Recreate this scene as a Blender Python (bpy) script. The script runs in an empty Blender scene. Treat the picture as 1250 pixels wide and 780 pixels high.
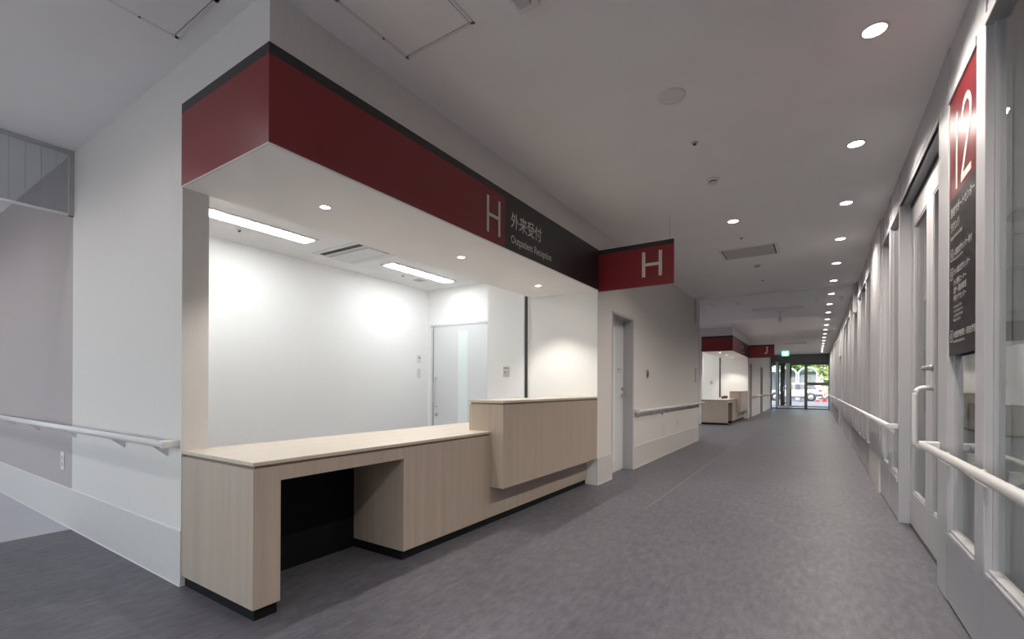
import bpy, bmesh, math, random
from mathutils import Vector, Matrix
random.seed(7)
scene = bpy.context.scene
COL = scene.collection

# ------------------------------------------------------------------ camera
EYE = 1.15
F_PX, YAW, ROLL, PPY = 569.2, 0.57766, 0.004657, 471.99
cam_data = bpy.data.cameras.new('camera')
cam_data.sensor_fit = 'HORIZONTAL'; cam_data.sensor_width = 36.0
cam_data.lens = F_PX / 1250 * 36.0
cam_data.shift_y = (PPY - 390) / 1250
cam_data.clip_start = 0.05; cam_data.clip_end = 400
cam = bpy.data.objects.new('camera', cam_data); COL.objects.link(cam)
fw = Vector((-math.sin(YAW), math.cos(YAW), 0)); rt = Vector((math.cos(YAW), math.sin(YAW), 0)); up = Vector((0, 0, 1))
r2 = rt * math.cos(ROLL) + up * math.sin(ROLL); u2 = up * math.cos(ROLL) - rt * math.sin(ROLL)
m = Matrix((r2, u2, -fw)).transposed().to_4x4(); m.translation = (0, 0, EYE)
cam.matrix_world = m
scene.camera = cam

# ------------------------------------------------------------------ sky, sun, exposure
world = bpy.data.worlds.new('world'); scene.world = world; world.use_nodes = True
wn = world.node_tree.nodes; wl = world.node_tree.links
sky = wn.new('ShaderNodeTexSky'); sky.sky_type = 'NISHITA'; sky.sun_disc = False
sky.sun_elevation = math.radians(55); sky.sun_rotation = math.radians(200)
hs = wn.new('ShaderNodeHueSaturation'); hs.inputs['Saturation'].default_value = .55
wl.new(sky.outputs[0], hs.inputs['Color']); wl.new(hs.outputs[0], wn['Background'].inputs[0]); wn['Background'].inputs[1].default_value = 0.48
sd = bpy.data.lights.new('sun', 'SUN'); sd.energy = 5.0; sd.angle = math.radians(4); sd.color = (1, .96, .9)
sun = bpy.data.objects.new('sun', sd); COL.objects.link(sun); sun.rotation_euler = (math.radians(38), 0, math.radians(25))
vs = scene.view_settings
scene.display_settings.display_device = 'sRGB'
vs.view_transform = 'Standard'; vs.look = 'None'; vs.gamma = 1.0; vs.use_curve_mapping = False
vs.exposure = 0.38
scene.cycles.use_denoising = True
scene.cycles.max_bounces = 14; scene.cycles.diffuse_bounces = 8; scene.cycles.glossy_bounces = 5
scene.cycles.transparent_max_bounces = 24; scene.cycles.transmission_bounces = 8
scene.cycles.sample_clamp_indirect = 6.0
scene.cycles.caustics_reflective = False; scene.cycles.caustics_refractive = False

P_ROW = 110.0        # corridor downlights
P_HALL = 27.0
P_PASS = 190.0        # unseen cross passage downlights, added to light the J block       # side hall downlights
P_SOFFIT = 45.0      # small counter soffit downlights
E_TUBE = 23.0        # ceiling tube panels inside the reception rooms
C_ROW = (1.0, .91, .82); C_HALL = (.96, .94, 1.0)

# ------------------------------------------------------------------ materials
def lin(r, g, b):
    f = lambda c: (c / 255 / 12.92) if c / 255 <= .04045 else ((c / 255 + .055) / 1.055) ** 2.4
    return (f(r), f(g), f(b), 1)
def new_mat(name):
    mt = bpy.data.materials.new(name); mt.use_nodes = True
    nt = mt.node_tree; return mt, nt, nt.nodes, nt.links, nt.nodes['Principled BSDF']
def plain(name, col, rough=.5, metal=0, spec=.5):
    mt, nt, n, l, b = new_mat(name)
    b.inputs['Base Color'].default_value = col; b.inputs['Roughness'].default_value = rough
    b.inputs['Metallic'].default_value = metal; b.inputs['Specular IOR Level'].default_value = spec
    return mt
def noisy(name, c1, c2, scale, rough=.5, bump=0.0, spec=.5, detail=4, bdist=.002, lo=.35, hi=.65):
    """two-colour noise on world position, anisotropic by scale=(x,y,z)"""
    mt, nt, n, l, b = new_mat(name)
    g = n.new('ShaderNodeNewGeometry'); mp = n.new('ShaderNodeMapping'); mp.inputs['Scale'].default_value = scale
    l.new(g.outputs['Position'], mp.inputs['Vector'])
    t = n.new('ShaderNodeTexNoise'); t.inputs['Scale'].default_value = 1; t.inputs['Detail'].default_value = detail
    l.new(mp.outputs[0], t.inputs['Vector'])
    r = n.new('ShaderNodeValToRGB'); r.color_ramp.elements[0].position = lo; r.color_ramp.elements[1].position = hi
    r.color_ramp.elements[0].color = c1; r.color_ramp.elements[1].color = c2
    l.new(t.outputs['Fac'], r.inputs[0]); l.new(r.outputs[0], b.inputs['Base Color'])
    b.inputs['Roughness'].default_value = rough; b.inputs['Specular IOR Level'].default_value = spec
    if bump:
        bp = n.new('ShaderNodeBump'); bp.inputs['Strength'].default_value = bump; bp.inputs['Distance'].default_value = bdist
        l.new(t.outputs['Fac'], bp.inputs['Height']); l.new(bp.outputs[0], b.inputs['Normal'])
    return mt
def emit(name, col, s):
    mt, nt, n, l, b = new_mat(name)
    b.inputs['Base Color'].default_value = (.8, .8, .8, 1)
    b.inputs['Emission Color'].default_value = col; b.inputs['Emission Strength'].default_value = s
    return mt
def glass(name, tint=(.93, .96, .95, 1), ior=1.7):
    mt, nt, n, l, b = new_mat(name); n.remove(b)
    out = n['Material Output']
    fr = n.new('ShaderNodeFresnel'); fr.inputs['IOR'].default_value = ior
    g = n.new('ShaderNodeNewGeometry'); inv = n.new('ShaderNodeMath'); inv.operation = 'SUBTRACT'; inv.inputs[0].default_value = 1
    l.new(g.outputs['Backfacing'], inv.inputs[1])
    mu = n.new('ShaderNodeMath'); mu.operation = 'MULTIPLY'; l.new(fr.outputs[0], mu.inputs[0]); l.new(inv.outputs[0], mu.inputs[1])
    tr = n.new('ShaderNodeBsdfTransparent'); tr.inputs[0].default_value = tint
    gl = n.new('ShaderNodeBsdfGlossy'); gl.inputs['Roughness'].default_value = 0.0; gl.inputs[0].default_value = (1, 1, 1, 1)
    mx = n.new('ShaderNodeMixShader'); l.new(mu.outputs[0], mx.inputs[0]); l.new(tr.outputs[0], mx.inputs[1]); l.new(gl.outputs[0], mx.inputs[2])
    l.new(mx.outputs[0], out.inputs['Surface'])
    return mt
M = {}
M['ceiling'] = noisy('ceiling_board', (.85, .835, .82, 1), (.87, .855, .84, 1), (3, 3, 3), .9, 0, .2)
M['wall'] = noisy('wallpaper_greige', (.655, .63, .605, 1), (.695, .67, .645, 1), (240, 240, 14), .85, .15, .25)
M['wall_in'] = noisy('wallpaper_white', (.85, .85, .84, 1), (.88, .88, .87, 1), (240, 240, 14), .85, .12, .25)
M['taupe'] = noisy('wallpaper_taupe', (.40, .365, .36, 1), (.44, .40, .395, 1), (240, 240, 14), .85, .15, .25)
M['skirt'] = noisy('skirting_vinyl', (.60, .58, .555, 1), (.62, .60, .575, 1), (20, 20, 20), .45, 0, .4)
M['skirt_line'] = plain('skirting_cap', (.72, .71, .69, 1), .5)
M['white_paint'] = plain('white_paint', (.70, .70, .70, 1), .4)
M['frame'] = plain('white_enamel_frame', (.465, .46, .48, 1), .42, 0, .35)
M['door'] = plain('door_white', (.68, .69, .70, 1), .4)
M['steel'] = plain('brushed_steel', (.55, .54, .52, 1), .3, 1)
M['alu'] = plain('anodised_aluminium', (.62, .62, .62, 1), .35, 1)
M['dark_metal'] = plain('dark_metal', (.05, .05, .055, 1), .4, .6)
M['dark_frame'] = plain('dark_grey_aluminium', (.16, .15, .145, 1), .45, .3)
M['black'] = plain('black_laminate', (.006, .006, .007, 1), .6, 0, .2)
M['plinth'] = plain('black_plinth', (.007, .007, .009, 1), .6, 0, .2)
M['rail'] = plain('rail_white_resin', (.72, .71, .71, 1), .35)
M['sign_black'] = plain('sign_charcoal', (.022, .02, .022, 1), .38)
M['letter'] = plain('letter_ivory', (.66, .63, .58, 1), .5)
M['grey_text'] = plain('letter_grey_white', (.55, .54, .53, 1), .5)
def red_mat(name, rough):
    return noisy(name, (.20, .014, .019, 1), (.215, .016, .021, 1), (2, 2, 2), rough, 0, .5)
M['red'] = red_mat('sign_red', .33)
M['red_gloss'] = plain('sign_red_acrylic', (.14, .014, .018, 1), .34, 0, .25)
M['charcoal_gloss'] = plain('sign_charcoal_acrylic', (.022, .021, .023, 1), .34, 0, .25)
def wood(name, scale, ca=(.395, .322, .258, 1), cb=(.47, .393, .325, 1)):
    mt, nt, n, l, b = new_mat(name)
    g = n.new('ShaderNodeNewGeometry'); mp = n.new('ShaderNodeMapping'); mp.inputs['Scale'].default_value = scale
    l.new(g.outputs['Position'], mp.inputs['Vector'])
    t = n.new('ShaderNodeTexNoise'); t.inputs['Scale'].default_value = 1; t.inputs['Detail'].default_value = 5; t.inputs['Roughness'].default_value = .6
    l.new(mp.outputs[0], t.inputs['Vector'])
    mp2 = n.new('ShaderNodeMapping'); mp2.inputs['Scale'].default_value = [s * .12 for s in scale]
    l.new(g.outputs['Position'], mp2.inputs['Vector'])
    t2 = n.new('ShaderNodeTexNoise'); t2.inputs['Scale'].default_value = 1; t2.inputs['Detail'].default_value = 2
    l.new(mp2.outputs[0], t2.inputs['Vector'])
    ad = n.new('ShaderNodeMath'); ad.operation = 'MULTIPLY_ADD'; l.new(t.outputs['Fac'], ad.inputs[0]); ad.inputs[1].default_value = .6
    ml = n.new('ShaderNodeMath'); ml.operation = 'MULTIPLY'; l.new(t2.outputs['Fac'], ml.inputs[0]); ml.inputs[1].default_value = .4
    l.new(ml.outputs[0], ad.inputs[2])
    r = n.new('ShaderNodeValToRGB'); r.color_ramp.elements[0].position = .36; r.color_ramp.elements[1].position = .64
    r.color_ramp.elements[0].color = ca; r.color_ramp.elements[1].color = cb
    l.new(ad.outputs[0], r.inputs[0]); l.new(r.outputs[0], b.inputs['Base Color'])
    b.inputs['Roughness'].default_value = .33; b.inputs['Specular IOR Level'].default_value = .5
    return mt
M['wood'] = wood('pale_wood_vertical_grain', (150, 150, 2.2))
M['wood_top_lightened'] = wood('pale_wood_long_grain_sheen', (110, 2.0, 110), (.52, .46, .385, 1), (.60, .54, .46, 1))  # same laminate as the panels, with sheen painted in as a lighter tone
M['wood_edge'] = plain('wood_shadow_groove', (.22, .16, .12, 1), .6)
def floor_mat(name, c1, c2, c3):
    mt, nt, n, l, b = new_mat(name)
    g = n.new('ShaderNodeNewGeometry')
    def nz(sc, det):
        mp = n.new('ShaderNodeMapping'); mp.inputs['Scale'].default_value = sc; l.new(g.outputs['Position'], mp.inputs['Vector'])
        t = n.new('ShaderNodeTexNoise'); t.inputs['Scale'].default_value = 1; t.inputs['Detail'].default_value = det; t.inputs['Roughness'].default_value = .65
        l.new(mp.outputs[0], t.inputs['Vector']); return t.outputs['Fac']
    a = nz((26, 9, 1), 5); c = nz((2.2, 1.1, 1), 3); d = nz((120, 70, 1), 2)
    m1 = n.new('ShaderNodeMath'); m1.operation = 'MULTIPLY_ADD'; l.new(a, m1.inputs[0]); m1.inputs[1].default_value = .55
    m2 = n.new('ShaderNodeMath'); m2.operation = 'MULTIPLY_ADD'; l.new(c, m2.inputs[0]); m2.inputs[1].default_value = .2
    m3 = n.new('ShaderNodeMath'); m3.operation = 'MULTIPLY'; l.new(d, m3.inputs[0]); m3.inputs[1].default_value = .25
    l.new(m3.outputs[0], m2.inputs[2]); l.new(m2.outputs[0], m1.inputs[2])
    r = n.new('ShaderNodeValToRGB'); e = r.color_ramp.elements
    e[0].position = .36; e[0].color = c1; e[1].position = .64; e[1].color = c3
    k = e.new(.5); k.color = c2
    l.new(m1.outputs[0], r.inputs[0]); l.new(r.outputs[0], b.inputs['Base Color'])
    b.inputs['Roughness'].default_value = .42; b.inputs['Specular IOR Level'].default_value = .4
    bp = n.new('ShaderNodeBump'); bp.inputs['Strength'].default_value = .12; bp.inputs['Distance'].default_value = .001
    l.new(d, bp.inputs['Height']); l.new(bp.outputs[0], b.inputs['Normal'])
    return mt
M['floor'] = floor_mat('slate_vinyl_sheet', (.062, .061, .075, 1), (.099, .098, .115, 1), (.150, .147, .166, 1))
M['floor_pale'] = floor_mat('pale_grey_vinyl_sheet', (.40, .40, .43, 1), (.43, .43, .46, 1), (.46, .46, .49, 1))
M['seam'] = plain('floor_seam', (.24, .24, .26, 1), .5)
M['glass'] = glass('clear_pane', (.93, .95, .945, 1), 1.9)
M['clear'] = glass('screen_pane', (.985, .99, .988, 1), 1.3)
M['wire_glass'] = glass('wired_pane', (.80, .82, .83, 1), 1.6)
M['frosted'] = noisy('frosted_pane_backlit_tint', (.72, .80, .77, 1), (.80, .87, .84, 1), (220, 220, 220), .3, .3, .5)  # pale colour stands in for light coming from behind the pane
M['lens'] = emit('downlight_lens', (1, .94, .86, 1), 14)
M['lens_small'] = emit('small_downlight_lens', (1, .90, .75, 1), 28)
M['tube'] = emit('tube_diffuser', (.96, .99, 1, 1), E_TUBE)
M['exit'] = emit('exit_sign_green', (.05, .75, .42, 1), 1.6)
M['exit_white'] = emit('exit_sign_white', (.85, 1, .92, 1), 1.8)
M['grille'] = plain('grille_grey', (.45, .44, .42, 1), .5)
M['dark_gap'] = plain('dark_gap', (.03, .03, .03, 1), .7)
M['asphalt'] = noisy('bounce_paving', (.40, .40, .42, 1), (.48, .48, .50, 1), (9, 9, 9), .9)  # kept pale to bounce daylight in through the hall windows
M['road'] = noisy('grey_asphalt', (.17, .175, .19, 1), (.22, .225, .24, 1), (9, 9, 9), .9)
M['car_paint'] = plain('car_white', (.56, .58, .61, 1), .25)
M['car_glass'] = plain('car_glass', (.06, .075, .09, 1), .08)
M['tyre'] = plain('tyre_rubber', (.02, .02, .025, 1), .7)
M['car_trim'] = plain('car_dark_trim', (.04, .045, .06, 1), .5)
M['tail'] = plain('tail_lamp', (.55, .02, .02, 1), .2)
M['cone'] = plain('cone_red', (.75, .06, .04, 1), .5)
M['bark'] = noisy('bark', (.06, .045, .03, 1), (.12, .09, .06, 1), (20, 20, 4), .9)
M['leaf'] = noisy('leaf_green', (.14, .27, .07, 1), (.30, .45, .14, 1), (3, 3, 3), .6)
M['leaf_y'] = noisy('leaf_yellow_green', (.28, .40, .10, 1), (.56, .62, .22, 1), (2, 2, 2), .6)
M['canopy'] = plain('canopy_white', (.72, .75, .80, 1), .5)
M['canopy_shade'] = plain('canopy_grey_green', (.30, .36, .36, 1), .6)
M['room_painted_dim'] = plain('painted_dim_room_wall', (.11, .10, .092, 1), .8)  # dark colour stands in for the unlit room
M['orange'] = plain('orange_mark', (.65, .16, .06, 1), .5)
M['red_mark'] = plain('red_mark', (.35, .02, .02, 1), .5)
M['screen'] = plain('dark_screen', (.015, .015, .02, 1), .2)

# ------------------------------------------------------------------ builders
def link(name, verts, faces, mat, parent=None, smooth=False, mesh=None):
    xs = [v[0] for v in verts]; ys = [v[1] for v in verts]; zs = [v[2] for v in verts]
    o0 = Vector(((min(xs) + max(xs)) / 2, (min(ys) + max(ys)) / 2, min(zs)))
    me = bpy.data.meshes.new(name)
    me.from_pydata([tuple(Vector(v) - o0) for v in verts], [], faces)
    me.materials.append(M[mat] if isinstance(mat, str) else mat)
    if smooth:
        for p in me.polygons: p.use_smooth = True
    me.update()
    ob = bpy.data.objects.new(name, me); COL.objects.link(ob)
    if parent is not None:
        ob.parent = parent; ob.location = o0 - wloc(parent)
    else: ob.location = o0
    return ob
def wloc(o):
    p = Vector(o.location)
    while o.parent is not None:
        o = o.parent; p += Vector(o.location)
    return p
def box_data(x0, x1, y0, y1, z0, z1, bev=0.0):
    if x0 > x1: x0, x1 = x1, x0
    if y0 > y1: y0, y1 = y1, y0
    if z0 > z1: z0, z1 = z1, z0
    if not bev:
        v = [(x, y, z) for x in (x0, x1) for y in (y0, y1) for z in (z0, z1)]
        f = [(0, 1, 3, 2), (4, 6, 7, 5), (0, 4, 5, 1), (2, 3, 7, 6), (0, 2, 6, 4), (1, 5, 7, 3)]
        return v, f
    bm = bmesh.new(); bmesh.ops.create_cube(bm, size=1)
    for v in bm.verts:
        v.co = Vector(((x0 + x1) / 2 + v.co.x * (x1 - x0), (y0 + y1) / 2 + v.co.y * (y1 - y0), (z0 + z1) / 2 + v.co.z * (z1 - z0)))
    bmesh.ops.bevel(bm, geom=bm.edges[:], offset=bev, segments=2, profile=.5, affect='EDGES')
    d = bm_data(bm); bm.free(); return d
def bm_data(bm):
    bm.verts.index_update()
    return [tuple(v.co) for v in bm.verts], [tuple(v.index for v in f.verts) for f in bm.faces]
def box(name, x0, x1, y0, y1, z0, z1, mat, parent=None, bev=0.0):
    v, f = box_data(x0, x1, y0, y1, z0, z1, bev)
    return link(name, v, f, mat, parent)
def merge(*parts):
    V = []; Fc = []
    for v, f in parts:
        k = len(V); V += v; Fc += [tuple(i + k for i in q) for q in f]
    return V, Fc
def extrude_profile(pts, axis, a0, a1):
    """closed 2-D profile pts swept along axis: 'x' -> (a,p,q) 'y' -> (p,a,q) 'z' -> (p,q,a)"""
    n = len(pts); mk = {'x': lambda p, a: (a, p[0], p[1]), 'y': lambda p, a: (p[0], a, p[1]), 'z': lambda p, a: (p[0], p[1], a)}[axis]
    v = [mk(p, a0) for p in pts] + [mk(p, a1) for p in pts]
    f = [(i, (i + 1) % n, n + (i + 1) % n, n + i) for i in range(n)] + [tuple(range(n - 1, -1, -1)), tuple(range(n, 2 * n))]
    return v, f
def fix(ob):
    bm = bmesh.new(); bm.from_mesh(ob.data); bmesh.ops.recalc_face_normals(bm, faces=bm.faces[:]); bm.to_mesh(ob.data); bm.free(); return ob
def lathe_data(profile, c, n=20, axis='z'):
    """profile [(r, h)], around axis through c"""
    v = []; f = []
    for r, h in profile:
        for k in range(n):
            a = 2 * math.pi * k / n; p, q = r * math.cos(a), r * math.sin(a)
            d = {'z': (p, q, h), 'x': (h, p, q), 'y': (p, h, q)}[axis]
            v.append((c[0] + d[0], c[1] + d[1], c[2] + d[2]))
    for i in range(len(profile) - 1):
        for k in range(n):
            f.append((i * n + k, i * n + (k + 1) % n, (i + 1) * n + (k + 1) % n, (i + 1) * n + k))
    f.append(tuple(range(n - 1, -1, -1))); f.append(tuple((len(profile) - 1) * n + k for k in range(n)))
    return v, f
def lathe(name, profile, c, mat, parent=None, n=20, axis='z'):
    v, f = lathe_data(profile, c, n, axis); return fix(link(name, v, f, mat, parent, True))
def tube_data(path, r, n=10):
    v = []; f = []; path = [Vector(p) for p in path]
    for i, p in enumerate(path):
        t = (path[min(i + 1, len(path) - 1)] - path[max(i - 1, 0)]).normalized()
        a = Vector((0, 0, 1)) if abs(t.z) < .9 else Vector((1, 0, 0))
        s = t.cross(a).normalized(); w = s.cross(t).normalized()
        for k in range(n):
            q = 2 * math.pi * k / n; v.append(tuple(p + s * (r * math.cos(q)) + w * (r * math.sin(q))))
    for i in range(len(path) - 1):
        for k in range(n):
            f.append((i * n + k, i * n + (k + 1) % n, (i + 1) * n + (k + 1) % n, (i + 1) * n + k))
    f.append(tuple(range(n - 1, -1, -1))); f.append(tuple((len(path) - 1) * n + k for k in range(n)))
    return v, f
def tube(name, path, r, mat, parent=None, n=10):
    v, f = tube_data(path, r, n); return fix(link(name, v, f, mat, parent, True))
def empty(name, loc):
    o = bpy.data.objects.new(name, None); COL.objects.link(o); o.location = loc; o.empty_display_size = .1; return o
def tag(o, label, cat, group=None):
    o['label'] = label; o['category'] = cat
    if group: o['group'] = group
    return o
def struct(o, label=None, cat=None):
    o['kind'] = 'structure'
    if label: o['label'] = label
    if cat: o['category'] = cat
    return o
def copy_tree(o, loc=None, parent=None):
    c = o.copy(); COL.objects.link(c); c.parent = parent
    if loc is not None: c.location = loc
    for ch in o.children: copy_tree(ch, None, c)
    return c
def text(name, body, size, org, xdir, mat, parent, xs=1.0, align='LEFT', depth=.0008):
    """flat lettering: org = baseline start, xdir = reading direction, upright in z"""
    cu = bpy.data.curves.new('t', 'FONT'); cu.body = body; cu.size = size; cu.align_x = align; cu.extrude = 0.0; cu.offset = size * .010
    cu.resolution_u = 3
    ob = bpy.data.objects.new('t', cu); COL.objects.link(ob)
    dg = bpy.context.evaluated_depsgraph_get()
    me0 = bpy.data.meshes.new_from_object(ob.evaluated_get(dg))
    X = Vector(xdir); org = Vector(org)
    v = [tuple(org + X * (p.co.x * xs) + Vector((0, 0, p.co.y))) for p in me0.vertices]
    f = [tuple(p.vertices) for p in me0.polygons]
    bpy.data.objects.remove(ob); bpy.data.curves.remove(cu); bpy.data.meshes.remove(me0)
    return link(name, v, f, mat, parent)

# ------------------------------------------------------------------ key dimensions (metres)
XW, XR = -2.139, 0.597            # corridor faces
YW = 1.20                         # face of the hall wall beside the reception
XE = -3.033                       # back line of the reception opening
ZC = 3.0; ZS = 2.284; ZST = 2.751 # ceiling, soffit, top of the sign band
XL = -4.961                       # colour change of the hall wall, smoke screen
YEND = 30.0; ZI = 2.70            # entrance wall, reception room ceiling
DJ = 14.4                         # the second reception block lies this much further on
YBACK = -3.6; XFAR = -13.0
ZSK = .313

# ------------------------------------------------------------------ floor, ceiling
struct(box('floor', XL, 1.9, YBACK, YEND + .1, -.05, 0, 'floor'), 'slate grey vinyl sheet floor running down the corridor', 'floor')
fl = struct(box('floor_side_hall', XFAR, XL, YBACK, YW + .2, -.05, 0, 'floor_pale'), 'pale grey vinyl floor of the side hall by the taupe wall', 'floor')
struct(box('floor_cross_passage', XFAR, XL, YW + .2, 16.5, -.05, 0, 'floor'), 'dark vinyl floor of the cross passage', 'floor')
struct(box('floor_seam', -1.353, -1.347, 4.4, YEND, 0, .0008, 'seam'), 'thin pale seam line along the corridor floor', 'floor')
struct(box('ceiling', XFAR, 1.9, YBACK, YEND + .1, ZC, ZC + .1, 'ceiling'), 'matt off-white corridor ceiling', 'ceiling')

# ------------------------------------------------------------------ generic pieces of the place
def skirting(name, axis, c, a0, a1, side, label):
    """vinyl skirting sheet 4 mm proud of a wall with a fine cap line and a floor bead"""
    r = empty(name, ((a0 + a1) / 2 if axis == 'x' else c, c if axis == 'x' else (a0 + a1) / 2, 0))
    struct(r, label, 'skirting')
    for nm, z0, z1, t, mt in (('skirting_sheet', .0, ZSK, .004, 'skirt'), ('cap_strip', ZSK, ZSK + .006, .006, 'skirt_line'), ('floor_bead', 0, .006, .008, 'skirt_line')):
        if axis == 'x': box(nm, a0, a1, c, c + side * t, z0, z1, mt, r)
        else: box(nm, c, c + side * t, a0, a1, z0, z1, mt, r)
    return r
def oval(n=14, w=.019, h=.021, cx=0, cz=0):
    return [(cx + w * math.copysign(abs(math.cos(t)) ** .8, math.cos(t)), cz + h * math.copysign(abs(math.sin(t)) ** .8, math.sin(t))) for t in [2 * math.pi * k / n for k in range(n)]]
def handrail(label, axis, wall, side, a0, a1, brackets, z=.815, off=.068, ends=(True, True), group=None):
    """wall rail: rail + triangular brackets + returned end caps; side = +1/-1 direction away from the wall"""
    c = wall + side * off
    r = empty('handrail', ((a0 + a1) / 2, c, z - .1) if axis == 'x' else (c, (a0 + a1) / 2, z - .1))
    tag(r, label, 'handrail', group)
    v, f = extrude_profile(oval(cx=c, cz=z), 'x', a0, a1) if axis == 'x' else extrude_profile(oval(cx=c, cz=z), 'y', a0, a1)
    fix(link('rail', v, f, 'rail', r, True))
    for e, a in zip(ends, (a0, a1)):
        if not e: continue
        d = .03 if a == a0 else -.03
        lo, hi = sorted((a, a + d)); w0, w1 = sorted((wall, c + side * .017))
        if axis == 'x': box('end_cap', lo - .004, hi + .004, w0, w1, z - .022, z + .022, 'rail', r, .006)
        else: box('end_cap', w0, w1, lo - .004, hi + .004, z - .022, z + .022, 'rail', r, .006)
    for b in brackets:
        pts = [(wall, z - .012), (c + side * .01, z - .012), (c, z - .026), (wall, z - .085)]
        v, f = extrude_profile(pts, axis, b - .012, b + .012)
        fix(link('bracket', v, f, 'rail', r))
    return r
DL_GROUP = 'round recessed corridor downlights'
def make_downlight(loc, rad, power, lens_mat, col, label, group, spot=150, blend=1.0):
    r = empty('downlight', loc); tag(r, label, 'downlight', group); z = loc[2]
    lathe('trim_ring', [(rad, z), (rad * 1.22, z), (rad * 1.22, z - .004), (rad * 1.0, z - .006), (rad * .98, z - .002)], (loc[0], loc[1], 0), 'white_paint', r, 24)
    lathe('lens', [(rad * .02, z - .0015), (rad * .97, z - .0015), (rad * .97, z - .004), (rad * .02, z - .0045)], (loc[0], loc[1], 0), lens_mat, r, 20)
    ld = bpy.data.lights.new('downlight_lamp', 'SPOT'); ld.energy = power; ld.color = col; ld.spot_size = math.radians(spot); ld.spot_blend = blend
    ld.shadow_soft_size = rad * .8
    lo = bpy.data.objects.new('lamp', ld); COL.objects.link(lo); lo.parent = r; lo.location = (0, 0, -.012)
    return r
def plate(name, label, cat, x0, x1, y0, y1, z0, z1, mat, group=None):
    o = box(name, x0, x1, y0, y1, z0, z1, mat, None, .002); return tag(o, label, cat, group)

# ------------------------------------------------------------------ reception blocks (H and J)
def fascia_texts(D, letter, r):
    xf = XW + .0062
    if letter == 'H':
        y0, y1, z0, z1, t = 2.905, 3.088, 2.352, 2.634, .028
        parts = merge(box_data(xf, xf + .002, y0, y0 + t, z0, z1), box_data(xf, xf + .002, y1 - t, y1, z0, z1), box_data(xf, xf + .002, y0 + t, y1 - t, 2.48, 2.505))
        link('letter', *parts, 'letter', r)
    else:
        j_letter(r, (xf, 2.90 + D), 'y')
    text('lettering', '外来受付', .142, (xf, 3.242 + D, 2.492), (0, 1, 0), 'letter', r, .92)
    text('lettering', 'Outpatient Reception', .094, (xf, 3.245 + D, 2.354), (0, 1, 0), 'letter', r, .86)
def j_letter(r, org, axis, w=.15, zt=2.67, zb=2.40):
    """capital J as a swept bar: stem and bottom hook"""
    t = .044
    pts_o = []; pts_i = []
    rad = w * .55
    for k in range(0, 9):
        a = -math.pi * k / 8 * .62
        pts_o.append((w - rad + rad * math.cos(a), zb + rad + rad * math.sin(a)))
        pts_i.append((w - rad + (rad - t) * math.cos(a), zb + rad + (rad - t) * math.sin(a)))
    prof = [(w - t, zt), (w, zt)] + pts_o + pts_i[::-1]
    if axis == 'y':   # on a face that looks towards +x
        v = [(org[0], org[1] + p, q) for p, q in prof]
    else:             # on a face that looks towards -y
        v = [(org[0] + p, org[1], q) for p, q in prof]
    n = len(pts_o); tot = len(v)
    f = [(0, 1, 2, tot - 1)] + [(2 + i, 3 + i, tot - 2 - i, tot - 1 - i) for i in range(n - 1)]
    return link('letter', v, f, 'letter', r)

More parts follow.
